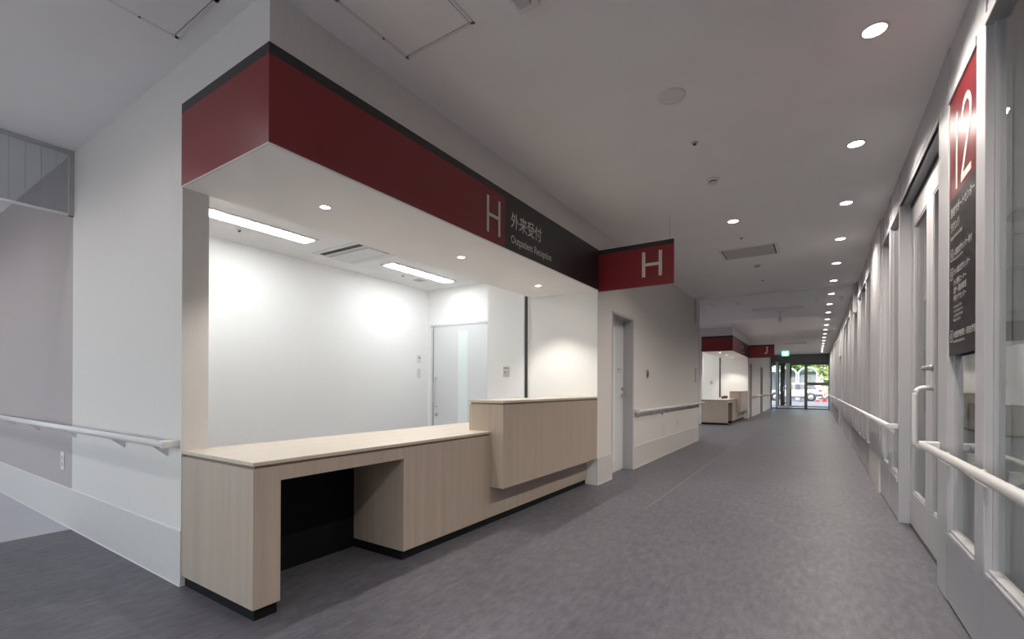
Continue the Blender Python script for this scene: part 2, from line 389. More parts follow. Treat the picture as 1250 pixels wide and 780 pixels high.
def reception(D, letter):
    first = letter == 'H'
    Y = lambda y: y + D
    tone = 'H' if first else 'J'
    where = 'marked H' if first else 'marked J'
    # --- shell
    struct(box('wall_bulkhead_' + tone.lower(), XE, XW, Y(YW), Y(5.11), ZS, ZC, 'wall'), 'greige dropped bulkhead above the counter ' + where, 'wall')
    struct(box('wall_hall_' + tone.lower(), XL, XE, Y(YW), Y(1.34), 0, ZC, 'wall'), ('pale greige hall wall with white handrail beside counter H' if first else 'pale greige passage wall beside counter J'), 'wall')
    struct(box('wall_taupe_' + tone.lower(), XFAR, XL, Y(YW), Y(1.34), 0, ZC, 'taupe'), ('taupe wall of the side hall' if first else 'taupe wall of the cross passage'), 'wall')
    skirting('baseboard_hall_' + tone.lower(), 'x', Y(YW), XFAR, XE, -1, 'pale vinyl skirting of the wall beside counter ' + tone)
    struct(box('wall_room_back_' + tone.lower(), -5.42, -5.28, Y(1.34), Y(5.75), 0, ZC, 'wall_in'), 'long white back wall inside reception ' + tone, 'wall')
    struct(box('wall_room_end_' + tone.lower(), -5.28, -3.73, Y(5.6), Y(5.75), 0, ZC, 'wall_in'), 'white wall with sliding door inside reception ' + tone, 'wall')
    struct(box('wall_pier_' + tone.lower(), -3.73, XW - .006, Y(5.111), Y(5.57), 0, ZC, 'wall_in'), 'white side pier closing counter ' + tone, 'wall')
    struct(box('wall_column_' + tone.lower(), XW - .006, XW, Y(5.11), Y(5.58), 0, ZC, 'wall'), 'greige corridor pier between counter %s and the door' % tone, 'wall')
    skirting('baseboard_column_' + tone.lower(), 'y', XW, Y(5.11), Y(5.58), 1, 'pale skirting of the pier next to counter ' + tone)
    struct(box('ceiling_room_' + tone.lower(), -5.28, XE, Y(1.34), Y(5.6), ZI, ZI + .05, 'ceiling'), 'white lower ceiling inside reception ' + tone, 'ceiling')
    struct(box('ceiling_soffit_' + tone.lower(), XE, XW - .013, Y(YW) + .007, Y(5.11), ZS - .005, ZS, 'ceiling'), 'smooth white soffit over counter ' + tone, 'ceiling')
    struct(box('floor_room_' + tone.lower(), -5.28, XE - .01, Y(1.34), Y(5.6), 0, .004, 'floor_pale'), 'added pale bounce floor inside reception ' + tone, 'floor')  # unseen pale sheet, added to bounce light onto the room walls
    # --- shutter guide in the pier
    g = empty('shutter_guide', (-3.105, Y(5.106), 1.03)); tag(g, 'slim steel shutter guide channel in the pier by counter ' + tone, 'shutter guide')
    box('channel_edge', -3.148, -3.136, Y(5.098), Y(5.1112), 0, ZS + .2, 'white_paint', g); box('channel_edge', -3.086, -3.070, Y(5.098), Y(5.1112), 0, ZS + .2, 'white_paint', g)
    box('slot', -3.136, -3.086, Y(5.107), Y(5.1115), 0, ZS + .2, 'dark_metal', g)
    # --- sign band on the bulkhead
    s = empty('fascia_sign', (XW, Y(YW), ZS)); tag(s, 'red and black fascia sign band reading %s 外来受付 over the counter' % tone, 'sign')
    e = .006
    box('red_panel', XW, XW + e, Y(YW) - e, Y(3.157), ZS - .001, 2.697, 'red', s)
    box('red_panel', XE, XW, Y(YW) - e, Y(YW), ZS - .001, 2.697, 'red', s)['label'] = 'red end panel of the sign band'
    box('black_panel', XW, XW + e, Y(3.157), Y(5.11), ZS - .001, 2.697, 'sign_black', s)
    box('top_band', XW, XW + e, Y(YW) - e, Y(5.11), 2.697, ZST, 'sign_black', s)
    box('top_band', XE, XW, Y(YW) - e, Y(YW), 2.697, ZST, 'sign_black', s)
    box('lower_edge_trim', XW - .012, XW + e + .001, Y(YW) - e - .001, Y(5.11), ZS - .006, ZS - .001, 'white_paint', s)
    box('lower_edge_trim', XE, XW - .012, Y(YW) - e - .001, Y(YW) + .006, ZS - .006, ZS - .001, 'white_paint', s)
    fascia_texts(D, letter, s)
    # --- projecting blade sign
    b = empty('blade_sign', (-1.71, Y(5.11), ZS)); tag(b, 'red blade sign with ivory letter %s projecting from the fascia' % tone, 'sign')
    box('red_panel', XW + e, -1.277, Y(5.108), Y(5.138), 2.264, 2.690, 'red', b, .001)
    box('top_band', XW + e, -1.277, Y(5.108), Y(5.138), 2.690, 2.742, 'sign_black', b, .001)
    yf = Y(5.1078)
    if first:
        x0, x1, z0, z1, t = -1.618, -1.400, 2.364, 2.640, .036
        link('letter', *merge(box_data(x0, x0 + t, yf - .002, yf, z0, z1), box_data(x1 - t, x1, yf - .002, yf, z0, z1), box_data(x0 + t, x1 - t, yf - .002, yf, 2.482, 2.514)), 'letter', b)
    else: j_letter(b, (-1.64, yf - .001), 'x')
    tube('suspension_wire', [(-1.322, Y(5.122), 2.742), (-1.322, Y(5.122), ZC)], .0022, 'steel', b, 6)
    # --- counter
    c = empty('reception_counter', (-2.6, Y(3.15), 0)); tag(c, 'long pale wood reception counter under the %s sign with knee recess' % tone, 'reception counter')
    XC, XK, XM = -2.272, XE - .005, -2.774
    box('counter_top', XK, XC, Y(1.204), Y(3.156), .757, .776, 'wood_top_lightened', c, .0015)
    box('counter_top', XK, -2.494, Y(3.156), Y(5.11), .757, .776, 'wood_top_lightened', c)
    box('shadow_groove', XK, XC - .012, Y(1.204) + .012, Y(3.156), .742, .757, 'wood_edge', c)
    box('end_panel', XK, XC, Y(1.204), Y(1.338), .06, .742, 'wood', c, .001)
    box('apron', XC - .04, XC, Y(1.338), Y(2.185), .671, .742, 'wood', c)
    box('underside', XK, XC - .04, Y(1.338), Y(2.185), .70, .742, 'black', c)
    box('modesty_panel', XM - .02, XM, Y(1.338), Y(2.185), 0, .70, 'black', c)
    box('recess_side', XM, XC, Y(1.338), Y(1.342), .06, .671, 'wood', c)
    box('recess_side', XM - .02, XC - .001, Y(2.185), Y(2.21), .06, .742, 'wood', c)
    box('front_panel', XC - .02, XC, Y(2.187), Y(5.11), .06, .742, 'wood', c)
    box('back_panel', XK, XK + .02, Y(2.21), Y(5.11), .06, .742, 'wood', c)
    box('plinth', XK + .01, XC - .018, Y(1.219), Y(1.334), 0, .06, 'plinth', c)
    box('plinth', XM - .02, XC - .018, Y(2.187), Y(5.11), 0, .06, 'plinth', c)
    box('upper_box', -2.494, XW - .001, Y(3.156), Y(5.11), .312, 1.000, 'wood', c, .001)
    box('shadow_groove', -2.484, XW - .012, Y(3.166), Y(5.11), 1.000, 1.014, 'wood_edge', c)
    box('upper_top', -2.497, XW, Y(3.154), Y(5.11), 1.014, 1.035, 'wood_top_lightened', c, .0015)
    # --- small soffit downlights
    for yy, spot_at in ((1.816, 'above the knee recess'), (3.161, 'above the step to the raised box'), (4.507, 'closest to the blade sign')):
        make_downlight((-2.595, Y(yy), ZS - .005), .030, P_SOFFIT, M['lens_small'], (1, .93, .84), 'small warm soffit downlight over counter %s, %s' % (tone, spot_at), 'soffit downlights over counter ' + tone, 102, .5)
    # --- tube light fittings in the room ceiling
    for k, (ya, yb) in enumerate(((1.62, 3.02), (4.06, 5.28))):
        t = empty('tube_light', (-4.54, Y((ya + yb) / 2), ZI)); tag(t, ('long recessed tube light beside the air conditioner, hall wall side, reception ' if k == 0 else 'recessed tube light between air conditioner and sliding door, reception ') + tone, 'ceiling light')
        for a in ((-4.66, -4.625, ya, yb), (-4.455, -4.42, ya, yb), (-4.625, -4.455, ya, ya + .03), (-4.625, -4.455, yb - .03, yb)): box('housing', a[0], a[1], Y(a[2]), Y(a[3]), ZI - .012, ZI, 'white_paint', t)
        box('diffuser', -4.625, -4.455, Y(ya) + .03, Y(yb) - .03, ZI - .018, ZI - .003, 'tube', t, .003)
    # --- ceiling cassette air conditioner
    a = empty('air_conditioner', (-4.51, Y(3.56), ZI)); tag(a, 'white ceiling cassette air conditioner inside reception ' + tone, 'air conditioner')
    box('casing', -4.92, -4.10, Y(3.27), Y(3.86), ZI - .012, ZI, 'white_paint', a, .003)
    box('front_panel', -4.86, -4.16, Y(3.46), Y(3.73), ZI - .024, ZI - .012, 'white_paint', a, .004)
    box('outlet_slot', -4.86, -4.16, Y(3.325), Y(3.395), ZI - .0135, ZI - .011, 'dark_gap', a)
    box('outlet_slot', -4.86, -4.16, Y(3.425), Y(3.448), ZI - .0135, ZI - .011, 'grille', a)
    box('outlet_slot', -4.86, -4.16, Y(3.745), Y(3.765), ZI - .0135, ZI - .011, 'grille', a)
    # --- ceiling vent, sprinklers, sensor
    v = empty('ceiling_vent', (-4.85, Y(4.96), ZI)); tag(v, 'small square exhaust vent near the sliding door in reception %s ceiling' % tone, 'vent')
    box('frame', -4.93, -4.77, Y(4.88), Y(5.04), ZI - .006, ZI, 'white_paint', v)
    for k in range(4): box('slat', -4.915, -4.785, Y(4.895) + k * .034, Y(4.915) + k * .034, ZI - .009, ZI - .005, 'grille', v)
    sprinkler((-4.83, Y(2.409), ZI), 'sprinkler head behind the first tube light in reception ' + tone)
    sprinkler((-4.84, Y(4.622), ZI), 'sprinkler head beside the second tube light in reception ' + tone)
    # --- sliding door in the end wall
    d = empty('door_%s' % ('2' if first else '6'), (-4.64, Y(5.6), 0)); struct(d, 'white sliding door with slim frosted window inside reception ' + tone, 'door')
    yf = Y(5.6)
    box('frame_jamb', -5.205, -5.165, yf - .02, yf + .02, 0, 2.137, 'white_paint', d)
    box('frame_head', -5.205, -3.74, yf - .02, yf + .02, 2.105, 2.137, 'white_paint', d)
    leaf = box('leaf', -5.15, -3.74, yf - .008, yf + .01, .01, 2.105, 'door', d)
    box('gap', -5.165, -5.15, yf - .004, yf + .008, 0, 2.105, 'dark_gap', d)
    box('glass_slot', -4.645, -4.46, yf - .010, yf - .006, .58, 1.997, 'frosted', leaf)
    box('glass_bead', -4.655, -4.645, yf - .012, yf - .006, .57, 2.005, 'white_paint', leaf); box('glass_bead', -4.655, -4.45, yf - .012, yf - .006, 1.997, 2.007, 'white_paint', leaf)
    tube('handle', [(-5.09, yf - .008, 1.28), (-5.09, yf - .055, 1.28), (-5.09, yf - .06, 1.20), (-5.09, yf - .06, .90), (-5.09, yf - .055, .83), (-5.09, yf - .008, .83)], .013, 'white_paint', leaf, 8)
    lathe('lock', [(.001, 0), (.024, 0), (.024, -.03), (.001, -.034)], (-5.085, yf - .008, .70), 'steel', leaf, 12, 'y')
    # --- wall controls
    t = plate('thermostat', 'small white thermostat with dark display on the white wall, reception ' + tone, 'thermostat', -5.28, -5.266, Y(5.355), Y(5.425), 1.52, 1.645, 'white_paint')
    box('display', -5.2665, -5.2645, Y(5.38), Y(5.402), 1.59, 1.612, 'screen', t)
    t = plate('light_switch', 'white light switch plate below the thermostat, reception ' + tone, 'switch', -5.28, -5.272, Y(5.355), Y(5.425), 1.28, 1.425, 'white_paint')
    for k in range(3): box('rocker', -5.2725, -5.2695, Y(5.372), Y(5.408), 1.297 + k * .042, 1.333 + k * .042, 'door', t)
    t = plate('shutter_switch', 'steel shutter control plate with orange mark on the pier by counter ' + tone, 'switch', -3.465, -3.375, Y(5.102), Y(5.1105), 1.278, 1.412, 'steel')
    box('orange_mark', -3.455, -3.40, Y(5.1005), Y(5.103), 1.384, 1.402, 'orange', t); box('label_strip', -3.447, -3.395, Y(5.1005), Y(5.103), 1.358, 1.378, 'white_paint', t)
    lathe('key_hole', [(.001, 0), (.008, 0), (.008, -.004), (.001, -.005)], (-3.437, Y(5.1025), 1.342), 'dark_metal', t, 10, 'y')
    # --- corridor wall with the recessed staff door
    dn = '1' if first else '5'
    struct(box('wall_lintel_' + tone.lower(), XW - .14, XW, Y(5.58), Y(6.38), 2.09, ZC, 'wall'), 'greige wall above the recessed grey door beyond sign ' + tone, 'wall')
    d = empty('door_' + dn, (XW - .08, Y(5.98), 0)); struct(d, 'pale grey staff door with slim glass strip, recessed beyond sign ' + tone, 'door')
    XD = -2.277
    box('jamb', XD - .02, XW + .003, Y(6.365), Y(6.40), 0, 2.105, 'frame', d, .002); box('jamb', XD - .02, XW + .003, Y(5.562), Y(5.595), 0, 2.105, 'frame', d, .002)
    box('head', XD - .02, XW + .003, Y(5.562), Y(6.40), 2.075, 2.105, 'frame', d, .002)
    leaf = box('leaf', XD - .035, XD, Y(5.595), Y(6.365), .006, 2.075, 'door', d)
    box('glass_strip', XD - .002, XD + .003, Y(5.93), Y(6.045), .145, 1.955, 'frosted', leaf)
    box('threshold', XD - .02, XD + .004, Y(5.595), Y(6.365), 0, .006, 'alu', d)
    lathe('lock', [(.001, 0), (.026, 0), (.026, .012), (.012, .02), (.001, .02)], (XD, Y(6.31), 1.125), 'steel', leaf, 14, 'x')
    lathe('handle_rose', [(.001, 0), (.026, 0), (.026, .01), (.012, .012), (.012, .05), (.001, .05)], (XD, Y(6.31), 1.045), 'steel', leaf, 14, 'x')
    tube('lever', [(XD + .045, Y(6.31), 1.045), (XD + .05, Y(6.30), 1.045), (XD + .05, Y(6.19), 1.045)], .010, 'steel', leaf, 8)
    if first:
        p = box('notice', XD, XD + .0012, Y(6.13), Y(6.345), 1.33, 1.43, 'white_paint', leaf)
        for k, z in enumerate((1.403, 1.372)): lathe('red_dot', [(.001, 0), (.015, 0), (.015, .001), (.001, .001)], (XD + .0012, Y(6.165), z), 'red_mark', p, 12, 'x')
        text('lettering', '関係者以外', .028, (XD + .0018, Y(6.20), 1.383), (0, 1, 0), 'sign_black', p, .9)
        text('lettering', '立入禁止', .024, (XD + .0018, Y(6.20), 1.345), (0, 1, 0), 'sign_black', p, .9)
    return c

def sprinkler(loc, label):
    r = empty('sprinkler', loc); tag(r, label, 'sprinkler'); z = loc[2]
    lathe('rosette', [(.001, z), (.024, z), (.022, z - .006), (.012, z - .010), (.001, z - .010)], (loc[0], loc[1], 0), 'steel', r, 14)
    lathe('nozzle', [(.009, z - .009), (.009, z - .014), (.014, z - .015), (.014, z - .017), (.001, z - .018)], (loc[0], loc[1], 0), 'dark_metal', r, 12)
    return r

reception(0, 'H')
reception(DJ, 'J')

# ------------------------------------------------------------------ corridor left wall beyond each reception
def solid_wall(name, y0, y1, label, group_skirt):
    struct(box('wall_' + name, XW - .14, XW, y0, y1, 0, ZC, 'wall'), label, 'wall')
    skirting('baseboard_' + name, 'y', XW, y0, y1, 1, group_skirt)
solid_wall('left_near', 6.38, 10.72, 'greige corridor wall with handrail between the H door and the cross passage', 'pale skirting of the corridor wall beyond sign H')
solid_wall('left_far', 6.38 + DJ, 24.15, 'greige corridor wall beyond the J staff door', 'pale skirting of the corridor wall beyond sign J')
solid_wall('left_end', 25.3, YEND, 'greige corridor wall next to the entrance doors', 'pale skirting next to the entrance doors')
struct(box('wall_lintel_far', XW - .14, XW, 24.15, 25.3, 2.12, ZC, 'wall'), 'greige wall above the far grey door', 'wall')
d7 = empty('door_7', (XW - .1, 24.7, 0)); struct(d7, 'grey door in the corridor wall near the entrance', 'door')
box('leaf', XW - .14, XW - .10, 24.18, 25.27, 0, 2.1, 'dark_frame', d7); box('jamb', XW - .14, XW + .004, 24.15, 24.19, 0, 2.12, 'frame', d7); box('jamb', XW - .14, XW + .004, 25.26, 25.3, 0, 2.12, 'frame', d7)
box('glass', XW - .099, XW - .096, 24.5, 24.75, .9, 1.9, 'glass', d7)
struct(box('wall_passage_near', XFAR, XW - .14, 10.58, 10.72, 0, ZC, 'wall'), 'greige near wall of the cross passage', 'wall')
struct(box('wall_passage_end', XFAR - .1, XFAR, YBACK, 16.6, 0, ZC, 'taupe'), 'taupe end wall of the side hall and passage', 'wall')
wx = [-11.6, -9.2, -6.8, -3.9, -1.6]            # unseen window bays, added to let daylight into the hall
struct(box('wall_behind_low', XFAR, 1.9, YBACK - .1, YBACK, 0, .3, 'wall'), 'greige dado of the wall behind the viewpoint', 'wall')
struct(box('wall_behind_top', XFAR, 1.9, YBACK - .1, YBACK, 2.75, ZC, 'wall'), 'greige lintel of the wall behind the viewpoint', 'wall')
edges = [XFAR] + [q for x in wx for q in (x, x + 2.0)] + [1.9]
for k in range(0, len(edges), 2): struct(box('wall_behind_pier_%s' % 'abcdef'[k // 2], edges[k], edges[k + 1], YBACK - .1, YBACK, .3, 2.75, 'wall'), 'greige pier between the added hall windows', 'wall')
for k, x in enumerate(wx):
    w = empty('window_%d' % (50 + k), (x + 1, YBACK - .05, .3)); struct(w, 'added hall window for daylight behind the viewpoint', 'window')
    for a in ((x, x + .05, .3, 2.75), (x + 1.95, x + 2.0, .3, 2.75), (x + .975, x + 1.025, .3, 2.75), (x + .05, x + 1.95, .3, .35), (x + .05, x + 1.95, 2.70, 2.75)): box('window_frame', a[0], a[1], YBACK - .08, YBACK - .02, a[2], a[3], 'frame', w)
    box('pane', x + .05, x + .975, YBACK - .055, YBACK - .047, .35, 2.70, 'glass', w); box('pane', x + 1.025, x + 1.95, YBACK - .055, YBACK - .047, .35, 2.70, 'glass', w)
struct(box('ground_forecourt', -40, 30, -40, YBACK - .1, -.06, -.01, 'asphalt'), 'added pale bounce paving outside the hall windows', 'ground')  # unseen paving, added to throw daylight up to the ceiling
# pieces of frame at the end of the near wall
tr = struct(box('trim_1', XW - .145, XW + .006, 10.715, 10.735, 0, ZC, 'frame'), 'pale corner bead at the end of the corridor wall', 'trim')

handrail('white wall handrail left of counter H on the hall wall', 'x', YW, -1, -9.0, -3.06, (-3.22, -3.88, -4.88, -5.88, -6.75, -7.6))
handrail('white handrail between the H staff door and the cross passage', 'y', XW, 1, 6.44, 10.9, (6.6, 7.35, 8.25, 9.15, 10.05))
handrail('far white handrail beyond the J staff door', 'y', XW, 1, 21.0, 24.1, (21.2, 22.5, 23.8))
handrail('white handrail on the corridor wall next to the entrance doors', 'y', XW, 1, 25.5, 29.8, (25.8, 27.5, 29.2))

def outlet(label, loc, axis, side, w, h, mat='white_paint', name='outlet_plate', cat='outlet', n=2):
    x, y, z = loc
    if axis == 'y': o = plate(name, label, cat, x - w / 2, x + w / 2, y, y + side * .007, z - h / 2, z + h / 2, mat)
    else: o = plate(name, label, cat, x, x + side * .007, y - w / 2, y + w / 2, z - h / 2, z + h / 2, mat)
    for k in range(n):
        zz = z + (k - (n - 1) / 2) * h * .36
        if axis == 'y': box('socket', x - w * .22, x + w * .22, y + side * .0065, y + side * .009, zz - h * .12, zz + h * .12, 'frame', o)
        else: box('socket', x + side * .0065, x + side * .009, y - w * .22, y + w * .22, zz - h * .12, zz + h * .12, 'frame', o)
    return o
outlet('white wall outlet plate below the handrail on the taupe wall', (-5.19, YW, .525), 'y', -1, .085, .145)
outlet('small white outlet plate under the corridor handrail', (XW, 8.88, .522), 'x', 1, .10, .14)
o = plate('inspection_plate', 'tall white plate hanging under the corridor handrail', 'wall plate', XW, XW + .008, 7.78, 8.03, .36, .76, 'white_paint')
box('grip', XW + .008, XW + .011, 7.80, 7.86, .70, .73, 'dark_gap', o)
o = plate('card_reader', 'small metal card reader on the corridor wall beyond the H door', 'card reader', XW, XW + .012, 6.985, 7.065, 1.293, 1.415, 'steel')
box('reader_slot', XW + .0115, XW + .014, 7.01, 7.04, 1.31, 1.395, 'dark_gap', o)
o = plate('door_release', 'slim grey vertical plate at the end of the corridor wall', 'wall plate', XW, XW + .012, 10.36, 10.44, 1.255, 1.565, 'grille')
box('plate_slot', XW + .0115, XW + .014, 10.385, 10.415, 1.29, 1.53, 'alu', o)

# ------------------------------------------------------------------ right-hand glazed wall
XG = .630; SILL = .385; HEAD = 2.69
trim_n = [1]; win_n = [0]
def post(y0, y1, label, x0=XR, mat='frame'):
    trim_n[0] += 1
    r = empty('trim_%d' % trim_n[0], (x0, (y0 + y1) / 2, 0)); struct(r, label, 'post')
    box('post_face', x0, XR + .13, y0, y1, 0, ZC, mat, r, .004)
    return r
def bay(y0, y1, label):
    win_n[0] += 1
    r = empty('window_%d' % win_n[0], (XG, (y0 + y1) / 2, 0)); struct(r, label, 'window')
    box('kick_panel', XR + .002, XR + .06, y0, y1, .012, SILL - .075, 'frame', r)
    box('kick_moulding', XR - .002, XR + .06, y0, y1, SILL - .075, SILL - .045, 'frame', r, .004)
    box('floor_gap', XR + .012, XR + .06, y0, y1, 0, .012, 'dark_gap', r)
    box('sill', XR - .010, XG + .02, y0, y1, SILL - .045, SILL - .012, 'frame', r, .004)
    box('glazing_bead', XR + .012, XG + .02, y0, y1, SILL - .012, SILL + .004, 'frame', r)
    fr = box('inner_frame', XG - .006, XG + .045, y1 - .018, y1, SILL, HEAD, 'frame', r)
    box('inner_frame', XG - .006, XG + .045, y0, y0 + .03, SILL, HEAD, 'frame', r)
    box('pane', XG, XG + .008, y0 + .02, y1 - .012, SILL - .006, HEAD + .006, 'glass', r)
    box('transom', XR - .004, XG + .045, y0, y1, HEAD, HEAD + .045, 'frame', r, .004)
    box('transom', XR + .004, XG + .045, y0, y1, HEAD + .045, HEAD + .085, 'frame', r, .004)
    box('header_panel', XR + .008, XG + .045, y0, y1, HEAD + .085, ZC, 'frame', r)
    return r
def solid_bay(y0, y1, label, x0=XR + .004):
    trim_n[0] += 1
    r = empty('trim_%d' % trim_n[0], (x0, (y0 + y1) / 2, 0)); struct(r, label, 'wall panel')
    box('upper_panel', x0, XR + .1, y0, y1, SILL, ZC, 'frame', r)
    box('lower_panel', x0 - .003, XR + .1, y0, y1, 0, SILL, 'skirt', r)
    return r
ys = [-1.85, -.70, .45, 1.60, 2.75]
for i, y in enumerate(ys): post(y, y + .135, ('white mullion between the 12 sign and the large clear pane' if i == 4 else 'white mullion of the glazed corridor wall behind the viewpoint'))
for i in range(4): bay(ys[i] + .135, ys[i + 1], 'large clear pane next to the 12 sign' if i == 3 else 'large clear pane of the glazed wall behind the viewpoint')
bay(2.885, 3.41, 'narrow pane carrying the tall 12 sign')
post(3.41, 3.65, 'wide white post between the 12 sign and the double door')
struct(box('wall_right_back', XR, XR + .1, YBACK, -1.85, 0, ZC, 'wall'), 'greige right wall behind the viewpoint', 'wall')

# double door
d = empty('door_3', (.69, 4.40, 0)); struct(d, 'white double door with tall glass panes in the glazed wall', 'door')
XD = .674; ZD = 2.68
box('jamb', XR, XR + .16, 5.165, 5.22, 0, ZC, 'frame', d, .003)
box('lintel', XR + .004, XR + .16, 3.65, 5.165, 2.712, ZC, 'frame', d)
box('lintel_moulding', XR - .004, XR + .02, 3.65, 5.165, 2.712, 2.745, 'frame', d, .004); box('lintel_moulding', XR, XR + .02, 3.65, 5.165, 2.76, 2.79, 'frame', d, .004)
box('head_gap', XD - .004, XR + .16, 3.65, 5.165, ZD, 2.712, 'dark_gap', d)
box('floor_track', XD - .012, XD + .05, 3.65, 5.165, 0, .003, 'dark_gap', d)
for a, b in ((3.655, 4.398), (4.402, 5.160)):
    lf = box('leaf', XD, XD + .038, a, a + .115, .012, ZD, 'frame', d, .002)
    box('stile', XD, XD + .038, b - .115, b, .012, ZD, 'frame', lf, .002)
    box('bottom_rail', XD, XD + .038, a + .115, b - .115, .012, .29, 'frame', lf)
    box('top_rail', XD, XD + .038, a + .115, b - .115, 2.50, ZD, 'frame', lf)
    box('pane', XD + .018, XD + .024, a + .11, b - .11, .285, 2.505, 'glass', lf)
    box('glass_bead', XD + .004, XD + .018, a + .115, b - .115, .29, .305, 'frame', lf); box('glass_bead', XD + .004, XD + .018, a + .115, b - .115, 2.485, 2.50, 'frame', lf)
    box('glass_bead', XD + .004, XD + .018, b - .13, b - .115, .29, 2.50, 'frame', lf)
    if a < 4:
        zc0, zc1 = .735, 1.155; yh = 4.285; xo = .582; R = .05
        pth = [(XD + .005, yh, zc0), (xo + R, yh, zc0)]
        pth += [(xo + R - R * math.sin(t), yh, zc0 + R - R * math.cos(t)) for t in [math.pi / 2 * k / 6 for k in range(1, 7)]]
        pth += [(xo + R - R * math.cos(t), yh, zc1 - R + R * math.sin(t)) for t in [math.pi / 2 * k / 6 for k in range(0, 7)]]
        pth += [(XD + .005, yh, zc1)]
        tube('pull_handle', pth, .0165, 'rail', lf, 12)
        lathe('lock_cylinder', [(.001, 0), (.020, 0), (.020, -.012), (.016, -.014), (.016, -.055), (.010, -.058), (.001, -.058)], (XD, yh, 1.292), 'steel', lf, 14, 'x')
# beyond the door
for i in range(2): bay(5.22 + i * .62, 5.78 + i * .62, 'narrow pane %s' % ('right after the double door' if i == 0 else 'between the double door and the pale column'))
post(5.78, 5.84, 'slim mullion between the two narrow panes past the double door')
post(6.40, 6.50, 'white post beside the pale column')
solid_bay(6.50, 7.60, 'broad pale column cover in the glazed wall', XR - .012)
n_b = 5; p = (11.62 - 7.60) / n_b
for i in range(n_b):
    bay(7.60 + i * p + .05, 7.60 + (i + 1) * p, 'clear pane in the row of five past the pale column')
    post(7.60 + i * p, 7.60 + i * p + .05, 'slim mullion in the row of five panes')
solid_bay(11.62, 12.2, 'pale wall panel after the row of five panes')
p = (15.05 - 12.2) / 4
for i in range(4):
    bay(12.2 + i * p + .05, 12.2 + (i + 1) * p, 'clear pane in the far row of four'); post(12.2 + i * p, 12.25 + i * p, 'slim mullion in the far row of four panes')
solid_bay(15.05, 16.35, 'pale wall panel after the far row of four panes')
d = empty('door_4', (.7, 16.9, 0)); struct(d, 'far white glazed door in the right-hand wall', 'door')
box('leaf', .69, .73, 16.4, 17.5, 0, 2.1, 'frame', d); box('pane', .686, .69, 16.65, 17.25, .4, 1.9, 'glass', d); box('lintel', XR, .73, 16.35, 17.55, 2.1, ZC, 'frame', d)
box('jamb', XR, .73, 16.35, 16.40, 0, 2.1, 'frame', d); box('jamb', XR, .73, 17.5, 17.55, 0, 2.1, 'frame', d)
p = (21.4 - 17.55) / 5
for i in range(5):
    bay(17.55 + i * p + .05, 17.55 + (i + 1) * p, 'clear pane in the distant row of panes'); post(17.55 + i * p, 17.6 + i * p, 'slim mullion in the distant row of panes')
solid_bay(21.4, 24.2, 'distant broad pale wall panel')
solid_bay(24.2, 25.0, 'distant set-back pale panel', XR + .03)
solid_bay(25.0, YEND, 'pale wall panel beside the entrance doors')

# tall 12 sign plate
s = empty('window_sign', (.604, 3.143, 1.33)); tag(s, 'tall red and charcoal 12 sign board in the narrow pane', 'sign')
XP = .6025; y_far, y_near = 3.408, 2.887; sy = lambda y: y
zt = lambda z: 1.15 + (z - 1.15) * .952
box('red_board', XP, XP + .006, y_near, y_far, zt(2.203), HEAD, 'red_gloss', s)
box('charcoal_board', XP, XP + .006, y_near, y_far, 1.325, zt(2.203), 'charcoal_gloss', s)
XT = XP - .0012; RD = (0, -1, 0)
def numeral(verts, faces): return link('numeral', verts, faces, 'letter', s)
zb, zp = 2.178, 2.572
# 1: slim stem with a flag
v = [(XT, 3.268, zb), (XT, 3.236, zb), (XT, 3.236, zp), (XT, 3.258, zp), (XT, 3.300, zp - .075), (XT, 3.300, zp - .115), (XT, 3.268, zp - .062)]
numeral(v, [(0, 1, 2, 3, 6), (6, 3, 4, 5)])
# 2: swept stroke
cy, cz, Ro, t = 3.075, 2.475, .094, .034
po = []; pi_ = []
for k in range(15):
    a = math.radians(172 - k * 15.5)
    po.append((cy - Ro * math.cos(a), cz + Ro * 1.12 * math.sin(a))); pi_.append((cy - (Ro - t) * math.cos(a), cz + (Ro * 1.12 - t) * math.sin(a)))
po.append((3.125, zb + .036)); pi_.append((3.168, zb + .036))
v = [(XT, y, z) for y, z in po] + [(XT, y, z) for y, z in pi_]; n = len(po)
fs = [(i, i + 1, n + i + 1, n + i) for i in range(n - 1)]
k0 = len(v); v += [(XT, 3.168, zb), (XT, 2.985, zb), (XT, 2.985, zb + .036), (XT, 3.168, zb + .036)]; fs.append((k0, k0 + 1, k0 + 2, k0 + 3))
numeral(v, fs)
def sline(body, z, size, y=3.372, xs=.92, mat='grey_text'): text('lettering', body, size, (XT, y, zt(z)), RD, mat, s, xs)
sline('患者サポートセンター', 2.105, .056, xs=.80)
sline('ラウンジ', 2.022, .056, xs=.80)
sline('Support Center Lounge', 1.978, .026)
def tagbox(z, h=.052):
    z0, z1 = zt(z) - .008, zt(z) + h; y0, y1 = 3.372, 3.318; w = .0035
    link('number_frame', *merge(box_data(XT - .0004, XT, y1, y0, z0, z0 + w), box_data(XT - .0004, XT, y1, y0, z1 - w, z1), box_data(XT - .0004, XT, y1, y1 + w, z0, z1), box_data(XT - .0004, XT, y0 - w, y0, z0, z1)), 'grey_text', s)
    text('lettering', '12', .038, (XT, 3.366, zt(z) + .010), RD, 'grey_text', s, .9)
for z, a, b in ((1.868, '入退院支援センター受付', 'Admission Support Center'), (1.763, 'がん相談支援センター', None), (1.418, '地域医療連携室・退院支援室', 'Regional Medical Liaison Center')):
    tagbox(z)
    sline(a, z + .012, .036, 3.305, .86)
    if b: sline(b, z - .016, .018, 3.305)
for z, a in ((1.716, 'がん情報コーナー'), (1.672, '医療・福祉相談室'), (1.628, '緩和ケアセンター')): sline(a, z, .036, 3.305, .86)
